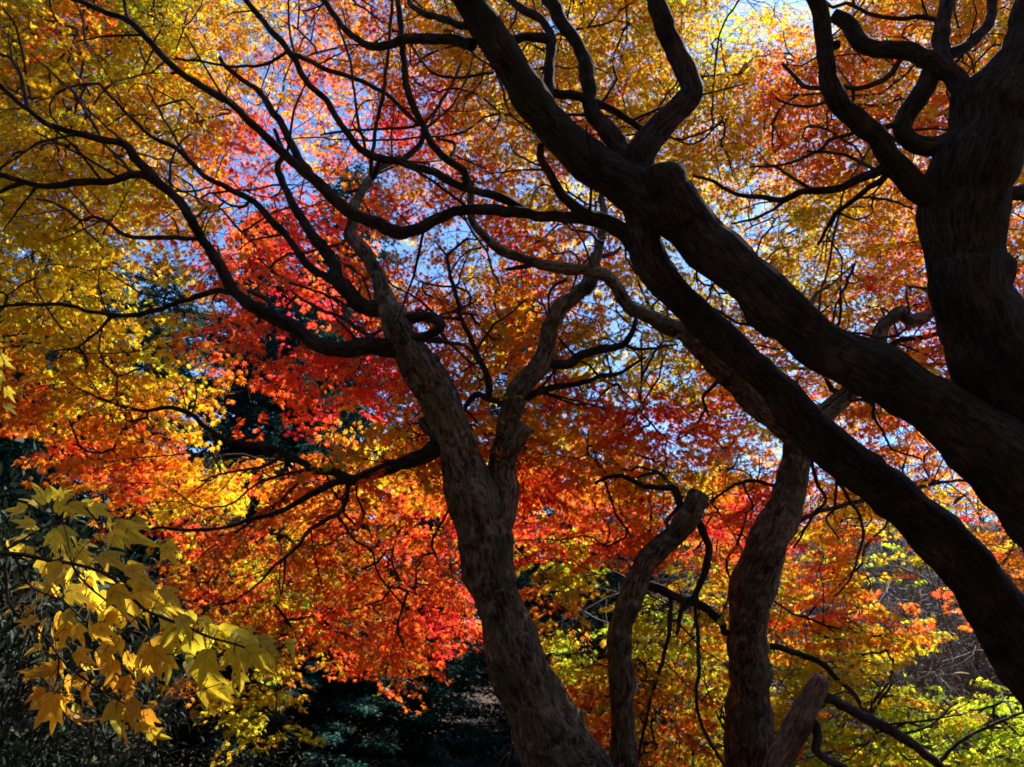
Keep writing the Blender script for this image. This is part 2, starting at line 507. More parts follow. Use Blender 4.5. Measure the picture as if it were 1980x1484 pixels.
N.br(L2('1574,366 1542,350 1506,325 1480,318', 8, 5), .2)
N.br(L2('1697,322 1662,312 1634,301 1588,294 1560,292', 8, 5), .2)
N.br(L2('1620,407 1660,425 1690,410', 5, 3), .3)
N.br(L2('1655,378 1700,385 1740,395 1765,405', 6, 4), .2)
N.br(L2('1920,380 1960,372 2010,370', 32, 28), .1)
N.br(L2('1940,300 1975,240 2030,200', 60, 50), .1)
N.br(L2('1900,60 1870,95 1845,125', 8, 5), .1)
# drooping twigs under the lower limb
N.br(L2('1570,885 1576,930 1598,965 1574,994 1549,1040 1535,1060', 8, 4), .4)
N.br(L2('1612,900 1616,959 1612,984 1598,1005 1623,1044', 6, 3), .4)
N.br(L2('1640,930 1655,985 1669,1019 1665,1062 1644,1115 1612,1154', 7, 3), .4)
N.br(L2('1651,720 1640,770 1665,772 1687,781 1690,805 1708,837 1726,869 1782,889', 8, 4), .5)
N.br(L2('1563,590 1581,565 1612,547 1651,512', 8, 3), .5)
N.br(L2('1385,545 1379,550 1365,583', 6, 4), .3)
N.br(L2('1480,650 1457,632 1421,621 1386,600 1365,590', 8, 4), .5)
N.br(L2('1545,590 1520,560 1500,520', 6, 3), .5)
# out of frame, overhead and behind the viewer
N.br(P3('2020,-60,80 2200,-500,70 1900,-1300,60 1300,-2200,50'), 0.1)
N.br(P3('820,-200,50 700,-700,45 500,-1500,40 200,-2600,30'), 0.1)
TREES.append(N)

# --- the leaning forked maple in the middle
T = Tree('maple_tree', 'leaning moss-streaked maple in the middle, its trunk forking into two limbs', 'tree', M_BARK)
T.trunk(P3('1275,1960,240 1220,1740,190 1150,1580,165 1090,1480,148 1060,1420,132 1026,1341,124 998,1277,112 976,1212,104 955,1150,98 940,1090,98 930,1030,105 920,975,104 900,920,88 878,850,72 856,790,72 830,740,68 806,700,70 783,665,62 768,630,52 762,612,44'),
        [4.25, 4.22, 4.2, 4.2, 4.2, 4.2, 4.2, 4.2, 4.2, 4.2, 4.2, 4.2, 4.2, 4.2, 4.15, 4.15, 4.1, 4.1, 4.1, 4.1])
T.br(P3('775,648,54 765,622,50 747,590,44 737,550,35 725,520,31 703,485,29 680,458,27 684,430,24 687,395,20 706,364,16 724,336,14 741,320,12 777,304,11'), .55)
T.br(P3('935,1045,100 960,990,84 976,950,66 971,905,54 979,851,50 986,798,46 995,763,46 1017,735,42 1042,706,40 1058,664,34 1064,632,29 1085,597,32 1113,568,32 1138,545,28 1147,515,22 1159,475,18 1168,424,15 1163,385,12 1170,350,9'), .3)
T.br(P3('982,890,40 1002,855,30 1019,825,25'), -.1, True)
T.br(P3('846,745,40 840,710,34 840,688,26'), -.05, True)
T.br(P3('850,850,46 826,828,26 812,812,16'), -.05, True)
T.br(L2('722,355 700,365 670,372', 9, 6), .1)
T.br(P3('745,600,38 699,593,34 674,565,31 653,540,29 646,508,27 625,483,24 601,446,19 573,407,17 552,364,15 538,325,13 545,295,9 530,250,7'), .5)
T.br(L2('668,560 640,538 598,513 559,467 516,417 488,386 453,371 407,347 371,318 340,286 301,269 265,240 212,184 190,160', 17, 5), .8)
T.br(L2('371,318 340,270 300,200 285,170', 6, 3), .5)
T.br(L2('488,386 470,400 440,395 415,375', 7, 4), .5)
# lower left limb
T.br(P3('852,830,40 843,862,35 825,880,33 784,896,28 741,908,26 706,922,24 680,932,20 655,932,15 601,957,12 548,986,10 513,998,9 424,1021,7 354,1026,6 308,1019,5 270,1030,4'), -.3)
T.br(L2('690,926 647,915 608,911 583,894 552,880 513,865 453,855 417,837 385,816 371,802 329,789 276,795 230,784 190,770', 18, 5), .4)
T.br(L2('668,940 668,966 651,994 601,1023 580,1051 552,1079 523,1100 495,1132 453,1161 410,1172', 11, 3), -.1)
T.br(L2('651,990 671,1026 688,1047 720,1065 731,1108 756,1143 790,1180', 6, 3), .2)
T.br(L2('695,930 690,960 700,1000 690,1030', 5, 3), .2)
T.br(L2('552,880 500,905 440,915 390,930', 7, 3), .3)
T.br(L2('608,911 560,915 500,935 450,975 400,985', 7, 3), .2)
T.br(L2('552,1079 548,1120 540,1160', 5, 3), .2)
T.br(L2('371,802 380,770 376,740', 4, 3), .1)
# left limb
T.br(P3('775,680,44 741,668,36 706,667,33 671,678,32 635,674,31 601,660,30 566,636,28 530,614,26 488,593,24 453,558,22 424,515,21 396,470,20 371,424,19 340,386,18 308,357,18 290,332,17 262,308,16 240,279,15 195,269,14 141,258,13 92,240,12 53,212,11 0,166,9 -60,110,8'), -.4)
T.br(P3('305,352,17 280,341,15 255,337,14 212,347,14 159,351,14 106,359,13 64,357,11 0,339,10 -60,325,8'), -.1)
T.br(L2('45,354 20,362 0,371 -30,385', 9, 6), .0)
T.br(L2('255,337 240,315 222,297 198,277', 7, 4), .2)
T.br(L2('290,335 293,322', 7, 3), 0)
T.br(L2('460,562 417,563 382,572 336,590 290,604 240,611 177,604 124,590 53,590 0,595 -40,600', 13, 5), .2)
T.br(L2('240,611 212,614 180,650 152,671 100,680', 7, 4), .1)
T.br(L2('152,671 165,690 168,710', 5, 3), .1)
T.br(L2('530,614 520,585 500,572 480,563', 12, 9), .1)
T.br(L2('385,460 318,460 248,456 212,432 180,417 156,424 106,393 70,385', 10, 4), .3)
T.br(L2('180,417 150,385 130,360', 4, 3), .2)
T.br(L2('156,424 170,450 200,480', 4, 3), .2)
T.br(L2('350,398 332,368 332,318 347,279 370,260', 7, 3), .2)
T.br(L2('335,370 370,368 410,362', 5, 3), .2)
T.br(L2('195,269 150,190 100,140 60,105', 6, 3), .4)
T.br(L2('240,279 170,210 130,160', 5, 3), .5)
T.br(L2('53,212 40,150 20,110 0,105', 8, 6), .1)
T.br(L2('370,424 400,400', 5, 3), .1)
# upper loop and thin branches
T.br(P3('782,625,26 800,614,22 825,610,20 846,620,19 850,636,18 830,646,17 795,655,17'), -.08)
T.br(L2('795,657 848,660 890,667 911,680 925,700', 9, 6), .1)
T.br(L2('700,600 670,590 640,575 600,560', 9, 5), .5)
T.br(L2('735,650 700,640 660,615 600,590 560,560', 12, 4), .3)
T.br(L2('985,780 965,777 943,770 922,763 905,780 894,798', 16, 8), -.05)
T.br(P3('943,771,14 943,728,12 925,685,11 908,646,10 890,611,9 879,561,8 869,519,7 865,495,7 880,480,6 905,460,5'), .2)
T.br(L2('865,495 850,478 840,465', 5, 3), .1)
T.br(L2('890,618 848,611 819,586 791,568', 7, 4), .2)
T.br(L2('922,675 954,632 989,604 1017,579', 6, 3), .2)
T.br(L2('900,790 925,820 945,850', 5, 3), .2)
T.br(L2('884,560 870,530 900,490 930,478', 5, 3), .2)
T.br(P3('1050,706,22 1095,706,18 1131,685,17 1166,675,16 1201,664,15 1223,636,11 1230,612,8'), .2)
T.br(L2('1201,664 1237,675 1270,672 1310,667', 8, 5), .3)
T.br(P3('1000,790,22 1020,770,17 1042,759,15 1078,749,13 1131,742,11 1166,728,9 1194,724,8 1230,703,6 1250,690,4'), .2)
T.br(L2('1040,765 1060,735 1075,715', 8, 4), .1)
T.br(L2('1170,700 1190,740 1220,770 1240,800', 4, 3), .3)
T.br(L2('1095,541 1065,560 1060,590 1062,610', 7, 4), -.1)
T.br(L2('1150,500 1180,490 1200,478', 10, 6), .2)
# second stem from the same root
T.br(P3('1200,1640,80 1204,1484,52 1205,1384,50 1201,1313,48 1198,1242,48 1205,1189,45 1230,1136,46 1254,1083,45 1300,1040,42 1328,1003,42 1352,955,40'), .25, True)
T.br(P3('1335,1000,16 1354,1016,15 1368,1058,14 1365,1100,14 1345,1150,13 1320,1180,10 1308,1228,8'), -.1)
T.br(P3('1255,1125,18 1285,1143,17 1315,1157,16 1361,1175,16 1393,1200,15 1404,1224,14'), .3)
T.br(L2('1300,1150 1296,1190 1294,1224 1283,1277 1272,1306 1254,1366 1237,1454 1230,1500', 9, 6), .1)
T.br(L2('1318,1015 1312,962 1300,942 1254,943 1219,929 1184,922 1150,935', 16, 6), .1)
T.br(L2('1300,938 1280,918 1258,915 1230,925', 9, 5), .1)
T.br(L2('1335,1150 1345,1200 1351,1295 1347,1366 1365,1422 1397,1479 1420,1500', 8, 6), .1)
T.br(L2('1300,1040 1290,1010 1310,980 1320,960', 10, 6), .1)
TREES.append(T)

# --- the upright trunk right of the middle
U = Tree('maple_tree', 'slender grey-barked maple with a kinked upright trunk, its top crossing behind the slanting limb', 'tree', M_BARK)
U.trunk(P3('1440,1840,130 1445,1640,104 1447,1484,90 1449,1400,90 1450,1340,80 1447,1240,75 1447,1190,78 1458,1130,86 1485,1060,82 1512,1000,68 1530,940,60 1546,870,55 1565,825,48 1600,793,38 1640,757,34 1690,700,30 1700,645,28 1722,618,26 1742,604,25 1760,618,22 1800,607,18 1860,590,14 1950,560,12'),
        [4.7] * 8 + [4.7, 4.7, 4.7, 4.7, 4.75, 4.8, 4.8, 4.9, 4.9, 4.9, 4.9, 4.9, 4.95, 5.0, 5.1])
U.br(P3('1543,860,54 1505,812,56 1465,780,52 1424,738,48 1390,703,50 1335,655,40 1300,632,33 1254,610,29 1215,592,27 1184,547,25 1152,526,24 1095,520,22 1024,507,20 971,485,17 936,453,16 910,424,16 908,385,14 911,350,13'), -.7)
U.br(L2('1040,512 1010,516 978,521', 12, 7), 0, False)
U.br(L2('1660,735 1722,671 1750,657 1800,650 1830,640', 13, 8), .3)
U.br(L2('1590,800 1560,770 1530,735 1500,720', 9, 4), .3)
U.br(L2('1640,760 1612,755 1595,731 1585,700', 14, 6), .2)
U.br(L2('1570,715 1540,712 1500,712', 8, 6), .2)
U.br(L2('1395,738 1361,763 1365,788 1372,806', 8, 4), .2)
U.br(L2('1300,640 1290,600 1310,570', 6, 3), .3)
U.br(L2('1254,610 1262,590 1285,575', 8, 4), .3)
U.br(L2('1365,788 1340,830 1310,850', 5, 3), .3)
U.br(L2('1480,1248 1528,1260 1581,1281 1609,1306 1651,1341 1683,1387 1700,1400', 13, 7), .1)
U.br(L2('1683,1387 1705,1350 1725,1322', 6, 4), .1)
U.br(L2('1480,1060 1560,1000 1700,960 1850,930 1960,940', 12, 4), 1.2)
U.br(L2('1500,940 1450,930 1400,950 1360,985', 8, 4), .8)
TREES.append(U)

# --- the cut-back maple at the bottom right
S = Tree('maple_tree', 'short cut-back maple with a pinkish sawn stub and yellow-green leaves at the bottom right', 'tree', M_BARK3)
S.trunk(P3('1470,1850,80 1490,1640,66 1506,1484,54 1538,1412,50 1566,1355,42 1590,1312,33'), 4.3, True)
S.br(P3('1572,1350,20 1596,1346,20 1620,1360,20 1651,1380,21 1687,1398,21 1740,1422,20 1775,1447,18 1811,1475,17 1860,1520,15 1920,1590,10'), .2)
S.br(P3('1550,1395,22 1572,1400,19 1583,1425,17 1582,1451,16 1598,1468,15 1640,1490,14'), -.1)
S.br(L2('1811,1475 1850,1440 1900,1410 1960,1385 2010,1370', 8, 4), .1)
S.br(L2('1740,1422 1800,1400 1850,1360', 6, 4), .2)
S.br(L2('1548,1380 1535,1365', 18, 12), 0, True)
TREES.append(S)

# ------------------------------------------------------------------ foliage map of the canopy (60 px cells of the photo)
GRID = """
AYOALLA aaoooo OAAAAAAA LALAOAAO AOAA
AAALLAA aooroO AOAAAAAA ALAAOAOO AOAL
AALAAAA aooroO ORAAAAAA ALAOROAO AOOO
YAAAAaA OroorC COAAARAA AAAROAOO OOOO
YAAAAaO RRRoor OCOAARAA AAAAOROA AOOA
YAAAAAO RRRooO OOOAAAAA AAAAAAAA OOOA
YYYAYAA RRCCRr OOOCARAA AAAALAAO OAAO
YYYYa.R RRCRRo rAACOARA AAAAAAAA OAOA
YYYY..l RRCRRR OOAOOOAA LAAAAAAC OAOR
YYYY.la RRCCRO OOOAOOAL LAAAAAOA CROO
AAAA.ll RRCCRC ROAOOALY LAAOoAAO OCCO
OAAAAal .RRCCC ROAAOLYY LAOOoAOA OORO
OOAAOAa .RCCCR OAOAOROC COOOcOAO OOAA
.OROOA. ....AA OOAOAYOR RROA..OO OAAA
..OROOA ...OAA AAYOOOOO AOAs..rO OOAA
...OROO AOOOOR AOOOROAO LLORrrAO AOOA
....OLO ..OOOR OCCRCRRO ORCC.AAA ALOR
......O OOAOOO RROCCLRR OROC.LOL LLAO
......O OLOAOR OO..LL.. .LAY.OAL ..AO
......O OOLROO RC..O..G G.AAAOOR .R..
....... aalROO RC...G.G GAAAOLLL L...
....... aaa.RO O...LGAA ALLLLGLL ....
......a aL.... .....OOA OALLLGLG GLGG
....... .L.... .....OOA OALLRGLG GGGG
....... ...... .....OOA OALGLGAL GGGG
""".strip().split("\n")
GRID = [line.replace(' ', '') for line in GRID]

CELL = 60.0
all_px = []
for ti, t in enumerate(TREES):
    for q in t.px:
        if -200 < q[0] < 2200 and -200 < q[1] < 1600:
            all_px.append((q[0], q[1], q[2], ti))
all_px = np.array(all_px)


def spray_template():
    """a flat fan of twigs with paired leaves; returns leaf positions, directions, twig polylines"""
    pos, dr, tw = [], [], []
    L = random.uniform(.20, .34)
    k = random.randint(4, 5)
    main = [np.zeros(3)]
    h = random.uniform(-.3, .3)
    for i in range(k):
        h += random.uniform(-.25, .25)
        main.append(main[-1] + np.array([math.cos(h), math.sin(h), random.uniform(-.18, .06)]) * L / k)
    tw.append((main, .0022))
    for i in range(1, k + 1):
        p = main[i]
        for s in (-1, 1):
            if i < k:
                a = h + s * random.uniform(.6, 1.1)
                l = L * random.uniform(.25, .5) * (1 - .5 * i / k)
                e = p + np.array([math.cos(a), math.sin(a), random.uniform(-.3, .05)]) * l
                tw.append(([p, e], .0013))
                for b, off in ((a, .0), (a + .9, -.3), (a - .9, -.3)):
                    q = e + (p - e) * (-off) * .6
                    pos.append(q + np.array([math.cos(b), math.sin(b), -.15]) * .025); dr.append(b)
            else:
                pos.append(p + np.array([math.cos(h + s * .8), math.sin(h + s * .8), -.1]) * .03); dr.append(h + s * .8)
        if i == k:
            pos.append(p + np.array([math.cos(h), math.sin(h), -.1]) * .04); dr.append(h)
    return np.array(pos), np.array(dr), tw


SPR = [spray_template() for _ in range(24)]
LEAF = 0.0335          # centre to middle tip, metres
sprays = [[] for _ in TREES]

SUNV = np.array(sd)
# holes in the canopy through which the sun reaches the low branch and the left-hand sprays
GAPS = [(at(120, 1010, 1.5), .6), (at(480, 1240, 1.5), .22), (at(250, 860, 4.2), .40), (at(560, 600, 6.0), .5), (at(1850, 1400, 5.0), .7), (at(1690, 1330, 4.8), .2), (at(120, 520, 5.0), .5), (at(1000, 560, 5.5), .5), (at(640, 690, 5.2), .5), (at(460, 420, 6.5), .5), (at(1120, 820, 5.0), .4), (at(1240, 690, 5.2), .45)]


QN = 0


def in_gap(P):
    for gi, (g, rad) in enumerate(GAPS):
        v = P - g; k = v @ SUNV
        if k > 1.0 and np.linalg.norm(v - SUNV * k) < rad and random.random() < (.86, .88, .9, .7, 1.0, .8, .7, .6, .6, .6, .6)[min(gi, 10)]: return True
    return False


for r in range(-2, 25):
    row = GRID[max(r, 0)]
    for c in range(-1, 34):
        ch = row[min(max(c, 0), 32)]
        if ch == '.' :
            continue
        dens = 1.0
        if ch.islower():
            dens = 0.42
            ch = ch.upper()
            if ch == 'S': ch = 'A'; dens = .15
        cx, cy = (c + .5) * CELL, (r + .5) * CELL
        dd = (all_px[:, 0] - cx) ** 2 + (all_px[:, 1] - cy) ** 2
        # which tree carries the leaves here
        if cy > 1250 and cx > 1480: ti = 3
        elif cx > 1480 and cy > 840: ti = 2
        elif cy < 330 and cx > 500: ti = 0
        elif cx > 1330 and cy < 700: ti = 0
        elif cx > 1330: ti = 2
        else: ti = 1
        sel = all_px[:, 3] == ti
        j = np.argmin(np.where(sel, dd, 1e12))
        d0 = all_px[j, 2]
        # upper canopy is higher up and so farther off
        up = max(0.0, min(1.0, (760 - cy) / 600.0))
        if ti == 3: lo, hi = 0.3, 1.3
        elif ti == 2: lo, hi = 0.2 + .8 * up, 1.8 + 1.6 * up
        elif ti == 0: lo, hi = 0.9 + 1.5 * up, 2.4 + 2.2 * up
        else: lo, hi = 0.1 + 1.2 * up, 1.0 + 2.4 * up
        K_ = 3.3 + 1.2 * up
        if c < 6 and r < 10: K_ *= 1.4
        if ch in 'RC' and c < 15 and 3 < r < 14: K_ = 3.0
        if c > 21 and 4 < r < 13: lo += .4; hi += 1.2
        if 12 < c and 5 < r < 16: K_ = 4.2
        if 12 < c < 24 and 7 < r < 15: K_ = 4.2; hi -= .3
        if ti == 1 and r > 14: cy -= 24
        if r < 6: K_ += .3
        if c > 28 and 12 < r < 19: dens = 1.2; hi += .8
        if c > 23 and 14 < r < 22: K_ *= 1.5
        if 5 < c < 24 and r > 14: K_ *= 1.3; hi += 1.1
        dm = d0 + (lo + hi) / 2
        nleaf = dens * CELL * CELL * K_ / (0.00075 * (F / dm) ** 2)
        ns = nleaf / 23.0
        ns = int(ns) + (random.random() < ns % 1)
        for _ in range(ns):
            QN += 1
            x = cx + ((QN * .7548777) % 1 - .5) * CELL * 1.08 + random.gauss(0, 3); y = cy + ((QN * .5698403) % 1 - .5) * CELL * 1.08 + random.gauss(0, 3)
            d = d0 + random.uniform(lo, hi)
            kk = random.choice(SHIFT[{'O': 'U', 'A': 'V'}.get(ch, ch) if ti == 1 and r > 15 and c > 4 else ch])  # low sprays of the leaning maple take the shade-darkened tints
            P = at(x, y, d)
            if in_gap(P): continue
            sprays[ti].append((P, kk))
# unseen leaves added to the big tree around the viewer, to cut sky light
for _ in range(2300):
    x = random.uniform(-7, 7.5); y = random.uniform(-7, 3.5)
    z = random.uniform(4.2, 6.2)
    P = np.array([x, y, z])
    px, py, d = project(P)
    if d > 0 and -150 < px < 2130 and -120 < py < 1500: continue
    sprays[0].append((P, random.choice('AAAOY')))

for ti, t in enumerate(TREES):
    base = t.segs[0][1][0]
    origin = np.array([base[0], base[1], 0.0])
    root = empty(t.name, origin, t.label, t.cat)
    # --- trunk and limbs
    for nm, Ps, Rs, wmax, cap in t.segs:
        tb = Tubes()
        sides = 32 if wmax > 90 else 20 if wmax > 40 else 12 if wmax > 15 else 7
        if t is N and wmax > 80: Rs = Rs * .93
        if nm == 'trunk':       # flare at the foot
            hgt = Ps[:, 2]
            Rs = Rs * (1 + 0.5 * np.clip((0.5 - hgt) / 0.5, 0, 1) ** 2)
        tb.add(Ps, Rs, sides, 0.24 if wmax > 25 else 0.14, random.random() * 9, cap)
        if wmax < 60:           # short dead spurs and side shoots along the limb
            for _ in range(int(len(Ps) * .10)):
                i = random.randrange(2, len(Ps) - 1)
                ax = Ps[i + 1] - Ps[i]; ax /= np.linalg.norm(ax) + 1e-6
                v = rng.normal(0, 1, 3); v -= ax * (v @ ax); v /= np.linalg.norm(v); v = v + ax * .7
                L_ = random.choice([.03, .05, .09, .16, .3]) ; r_ = min(Rs[i] * .45, .002 + L_ * .018)
                q = [Ps[i], Ps[i] + v * (L_ * .5 + Rs[i]), Ps[i] + v * (L_ + Rs[i]) + rng.normal(0, .16, 3) * L_]
                tb.add(q, [r_, r_ * .8, r_ * .45], 5)
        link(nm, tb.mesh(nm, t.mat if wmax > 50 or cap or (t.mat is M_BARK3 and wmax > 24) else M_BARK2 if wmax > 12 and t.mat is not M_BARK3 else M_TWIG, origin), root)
    # --- twigs grown from the limbs to every spray
    S_ = sprays[ti]
    if not S_: continue
    nodes = np.array([q[3:6] for q in t.px]); nodes = nodes[nodes[:, 2] > 1.2]
    cap_n = len(nodes) + 40 * len(S_)
    NP = np.empty((cap_n, 3)); NP[:len(nodes)] = nodes; nn = len(nodes)
    ND = np.zeros((cap_n, 3)); ND[1:len(nodes)] = np.diff(nodes, axis=0)
    ND[:len(nodes)] /= np.linalg.norm(ND[:len(nodes)], axis=1)[:, None] + 1e-6; ND[:len(nodes)] *= .4
    par = np.full(cap_n, -1, int); cnt = np.zeros(cap_n, int)
    pos = np.array([s[0] for s in S_])
    near = np.array([np.min(np.sum((nodes - p) ** 2, 1)) for p in pos])
    order = np.argsort(near)
    paths = []; dirs = np.zeros((len(S_), 3))
    for si in order:
        p = pos[si]
        d2 = np.sum((NP[:nn] - p) ** 2, 1)
        dl = np.sqrt(d2) + 1e-6
        cosv = np.sum((p - NP[:nn]) * ND[:nn], 1) / dl
        i = int(np.argmin(dl * (1.9 - cosv))); dist = dl[i]
        a = NP[i].copy()
        tan0 = ND[i] * dist * .9
        dirs[si] = (p - a) / (dist + 1e-6)
        if dist < 0.03: continue
        m = max(2, int(dist / 0.09))
        perp = rng.normal(0, 1, 3) * dist * 0.05
        perp[2] += dist * 0.05
        prev = i; path = [i]
        for k in range(1, m + 1):
            t_ = k / m
            q = a * (1 - t_) + p * t_ + tan0 * (t_ * (1 - t_) ** 2) + perp * math.sin(math.pi * t_) + (rng.normal(0, .006, 3) if k < m else 0)
            NP[nn] = q; v_ = q - NP[prev]; ND[nn] = v_ / (np.linalg.norm(v_) + 1e-6); par[nn] = prev; prev = nn; path.append(nn); nn += 1
            if nn >= cap_n - 2: break
        j = prev
        while j >= 0:
            cnt[j] += 1; j = par[j]
        paths.append(path)
    tw = Tubes()
    for path in paths:
        P = NP[path]
        rad = 0.0019 * np.maximum(cnt[path], 1) ** 0.42
        rad[0] = rad[1]
        tw.add(P, np.minimum(rad, .008), 4 if rad.max() < .005 else 6)
    # --- leaves of the sprays
    LP, LD, LN, LS, LC = [], [], [], [], []
    for si, (p, kk) in enumerate(S_):
        tp, td, tt = random.choice(SPR)
        d = dirs[si]
        az = math.atan2(d[1], d[0]) + random.gauss(0, .7)
        sc = random.uniform(.85, 1.25)
        ca, sa = math.cos(az), math.sin(az)
        tilt = rng.normal(0, .22, 2)
        def xf(q):
            q = q * sc
            x = q[..., 0] * ca - q[..., 1] * sa; y = q[..., 0] * sa + q[..., 1] * ca
            dz = -(.45 if ti == 1 else .15) * np.hypot(x, y)
            return np.stack([x, y, q[..., 2] + x * tilt[0] + y * tilt[1] + dz], -1) + p
        if ti: p = p - d * .11; sc *= .85
        LP.append(xf(tp) + rng.normal(0, .008, tp.shape))
        b = td + az + rng.normal(0, .35, len(td))
        n_ = len(td)
        LD.append(np.stack([np.cos(b), np.sin(b), rng.uniform(-1.3, .0, n_)], 1))
        LN.append(np.stack([rng.normal(0, .5, n_) - tilt[0], rng.normal(0, .5, n_) - tilt[1], np.ones(n_)], 1))
        LS.append(LEAF * rng.uniform(.72, 1.22, n_))
        pal = np.array(PAL[kk]); ci = rng.integers(0, len(pal), n_)
        base_c = pal[rng.integers(0, len(pal))]
        c_ = pal[ci] * .4 + base_c * .6
        LC.append(c_ * rng.uniform(.85, 1.1, (n_, 1)))
        for line, rr in tt:
            q = xf(np.array(line))
            tw.add(q, np.linspace(rr, rr * .6, len(q)) * sc, 3)
    o = link('twigs', tw.mesh('twigs', M_TWIG, origin), root); o['kind'] = 'stuff'
    LP, LD, LN, LS, LC = map(np.concatenate, (LP, LD, LN, LS, LC))
    me = leaves_mesh('crown', MAPLE, MAPLE_F, LP, LD, LN, LS, LC, M_LEAF, origin, smooth=False)
    o = link('crown', me, root)
    print(t.name, 'sprays', len(S_), 'leaves', len(LP))

# ------------------------------------------------------------------ near broad-leaved branch at the lower left
B = Tree('young_tree', '', '', M_TWIG)
B.trunk(P3('-700,2900,40 -640,2200,34 -520,1700,30 -380,1350,26 -220,1150,20 -90,1080,14 0,1068,9 71,1079,8 141,1093,7 198,1108,7 240,1139,7 276,1178,6 311,1192,6 389,1228,5 453,1249,4 500,1262,3'),
        [1.55] * 4 + [1.5] * 12, name='stem')
B.br(L2('-60,1075 -10,1095 11,1104 14,1150 21,1178 53,1207 81,1231 113,1270 152,1306 195,1334 248,1366 280,1385', 7, 3), .05)
B.br(L2('30,1070 67,1136 120,1157 170,1200 219,1214', 5, 3), .08)
B.br(L2('141,1093 160,1130 200,1165 260,1200 290,1240 300,1265', 5, 3), .05)
B.br(L2('113,1270 112,1310 100,1345', 4, 2), .03)
B.br(L2('152,1306 170,1320 150,1350', 4, 2), .0)
B.br(L2('198,1108 260,1120 320,1145', 4, 2), .1)
B.br(L2('0,1068 60,1035 110,1010 170,985', 5, 3), .1)
B.br(L2('-220,1150 -190,900 -100,780 -30,735 10,720', 12, 4), .3)
broot = empty('young_tree', (B.segs[0][1][0][0], B.segs[0][1][0][1], 0),
              'leafy branch of large three-lobed yellow and ochre leaves reaching in low at the left', 'tree')
bo = np.array(broot.location)
for nm, Ps, Rs, wm, cap in B.segs:
    tb = Tubes(); tb.add(Ps, Rs, 8, .1); link(nm, tb.mesh(nm, M_TWIG, bo), broot)
BL = [(80, 955, 250, 65), (118, 975, 300, 70), (150, 985, 20, 72), (195, 988, 30, 62), (30, 985, 180, 62), (45, 1010, 200, 62), (258, 1035, 38, 96), (228, 1045, 70, 66),
      (105, 1050, 90, 68), (125, 1040, 45, 84), (20, 1065, 80, 64), (60, 1070, 30, 60), (160, 1075, 40, 74), (95, 1110, 150, 95), (130, 1120, 120, 84), (180, 1125, 60, 74),
      (215, 1080, 10, 92), (60, 1130, 200, 74), (270, 1110, 20, 84), (285, 1150, 30, 84), (230, 1160, 70, 92), (250, 1185, 95, 92), (210, 1200, 100, 84), (150, 1150, 40, 74),
      (110, 1215, 100, 92), (75, 1230, 110, 92), (50, 1200, 190, 64), (175, 1215, 95, 84), (200, 1230, 80, 84), (330, 1150, 30, 84), (345, 1180, 60, 84), (330, 1230, 100, 112),
      (370, 1258, 100, 118), (395, 1290, 98, 120), (415, 1300, 55, 108), (360, 1210, 40, 92), (440, 1230, 30, 92), (470, 1250, 60, 118), (492, 1275, 55, 108), (520, 1245, 40, 92),
      (535, 1275, 48, 76), (455, 1280, 80, 100), (60, 1300, 200, 66), (110, 1300, 90, 72), (130, 1330, 100, 72), (165, 1345, 90, 82), (88, 1372, 115, 96), (65, 1345, 170, 62),
      (150, 1390, 60, 90), (120, 1365, 90, 62), (215, 1300, 90, 64), (240, 1330, 100, 72), (222, 1390, 92, 100), (232, 1370, 60, 62), (262, 1370, 50, 72), (288, 1395, 80, 72),
      (275, 1410, 70, 52), (300, 1280, 80, 92), (280, 1290, 100, 92), (210, 1270, 60, 72), (160, 1270, 30, 62), (270, 1260, 110, 92),
      (10, 700, 60, 50), (0, 735, 90, 56), (18, 762, 70, 46), (-5, 690, 120, 50), (20, 790, 40, 40), (-20, 760, 100, 70), (-20, 730, 60, 60)]
extra = []
for _ in range(150):          # more leaves between and behind them along the same twigs
    x, y, a, s = random.choice(BL[:62])
    extra.append((x + random.gauss(0, 26), y + random.gauss(0, 22), a + random.gauss(0, 25), s * random.uniform(.6, .9)))
for _ in range(60):          # and outside the frame
    extra.append((random.uniform(-420, -40), random.uniform(900, 1300), random.uniform(0, 180), random.uniform(60, 95)))
P_, D_, N_, S1, C_ = [], [], [], [], []
bnodes = np.array([q[3:6] for q in B.px])
pet = Tubes()
for i, (x, y, a, s) in enumerate(BL + extra):
    d = (1.50 if y > 850 else 1.85) + random.uniform(-.1, .12) + (0.14 if i >= len(BL) else 0)
    p = at(x, y, d)
    u = AX * math.cos(R(a)) - AU * math.sin(R(a)) + AF * random.uniform(-.35, .35)
    nrm = AU * random.uniform(.3, 1.2) - AF * random.uniform(.0, 1.0) + AX * random.uniform(-.9, .9)
    sz = s * d / F * (.64 if x < 330 else .55)
    st = p - u * sz * .30
    P_.append(st); D_.append(u); N_.append(nrm); S1.append(sz)
    t_ = max(0, min(1, (y - 1040) / 290.0)) + random.gauss(0, .13)
    c = np.array((.93, .73, .05)) * (1 - t_) + np.array((.86, .42, .025)) * t_
    if random.random() < .06: c = np.array((.55, .52, .06))
    if a and y > 1180 and x > 300: c = np.array((.74, .60, .03)) * .8 + c * .2
    C_.append(c * random.uniform(.85, 1.08))
    j = int(np.argmin(np.sum((bnodes - st) ** 2, 1))); q = bnodes[j]
    if np.linalg.norm(q - st) < .25:
        mid = (q + st) / 2 + np.array([0, 0, .008])
        pet.add(np.array([q, mid, st - (u / np.linalg.norm(u)) * 0 ]), [.0011, .0009, .0008], 4)
pet_o = link('leaf_stalks', pet.mesh('leaf_stalks', M_TWIG, bo), broot); pet_o['kind'] = 'stuff'
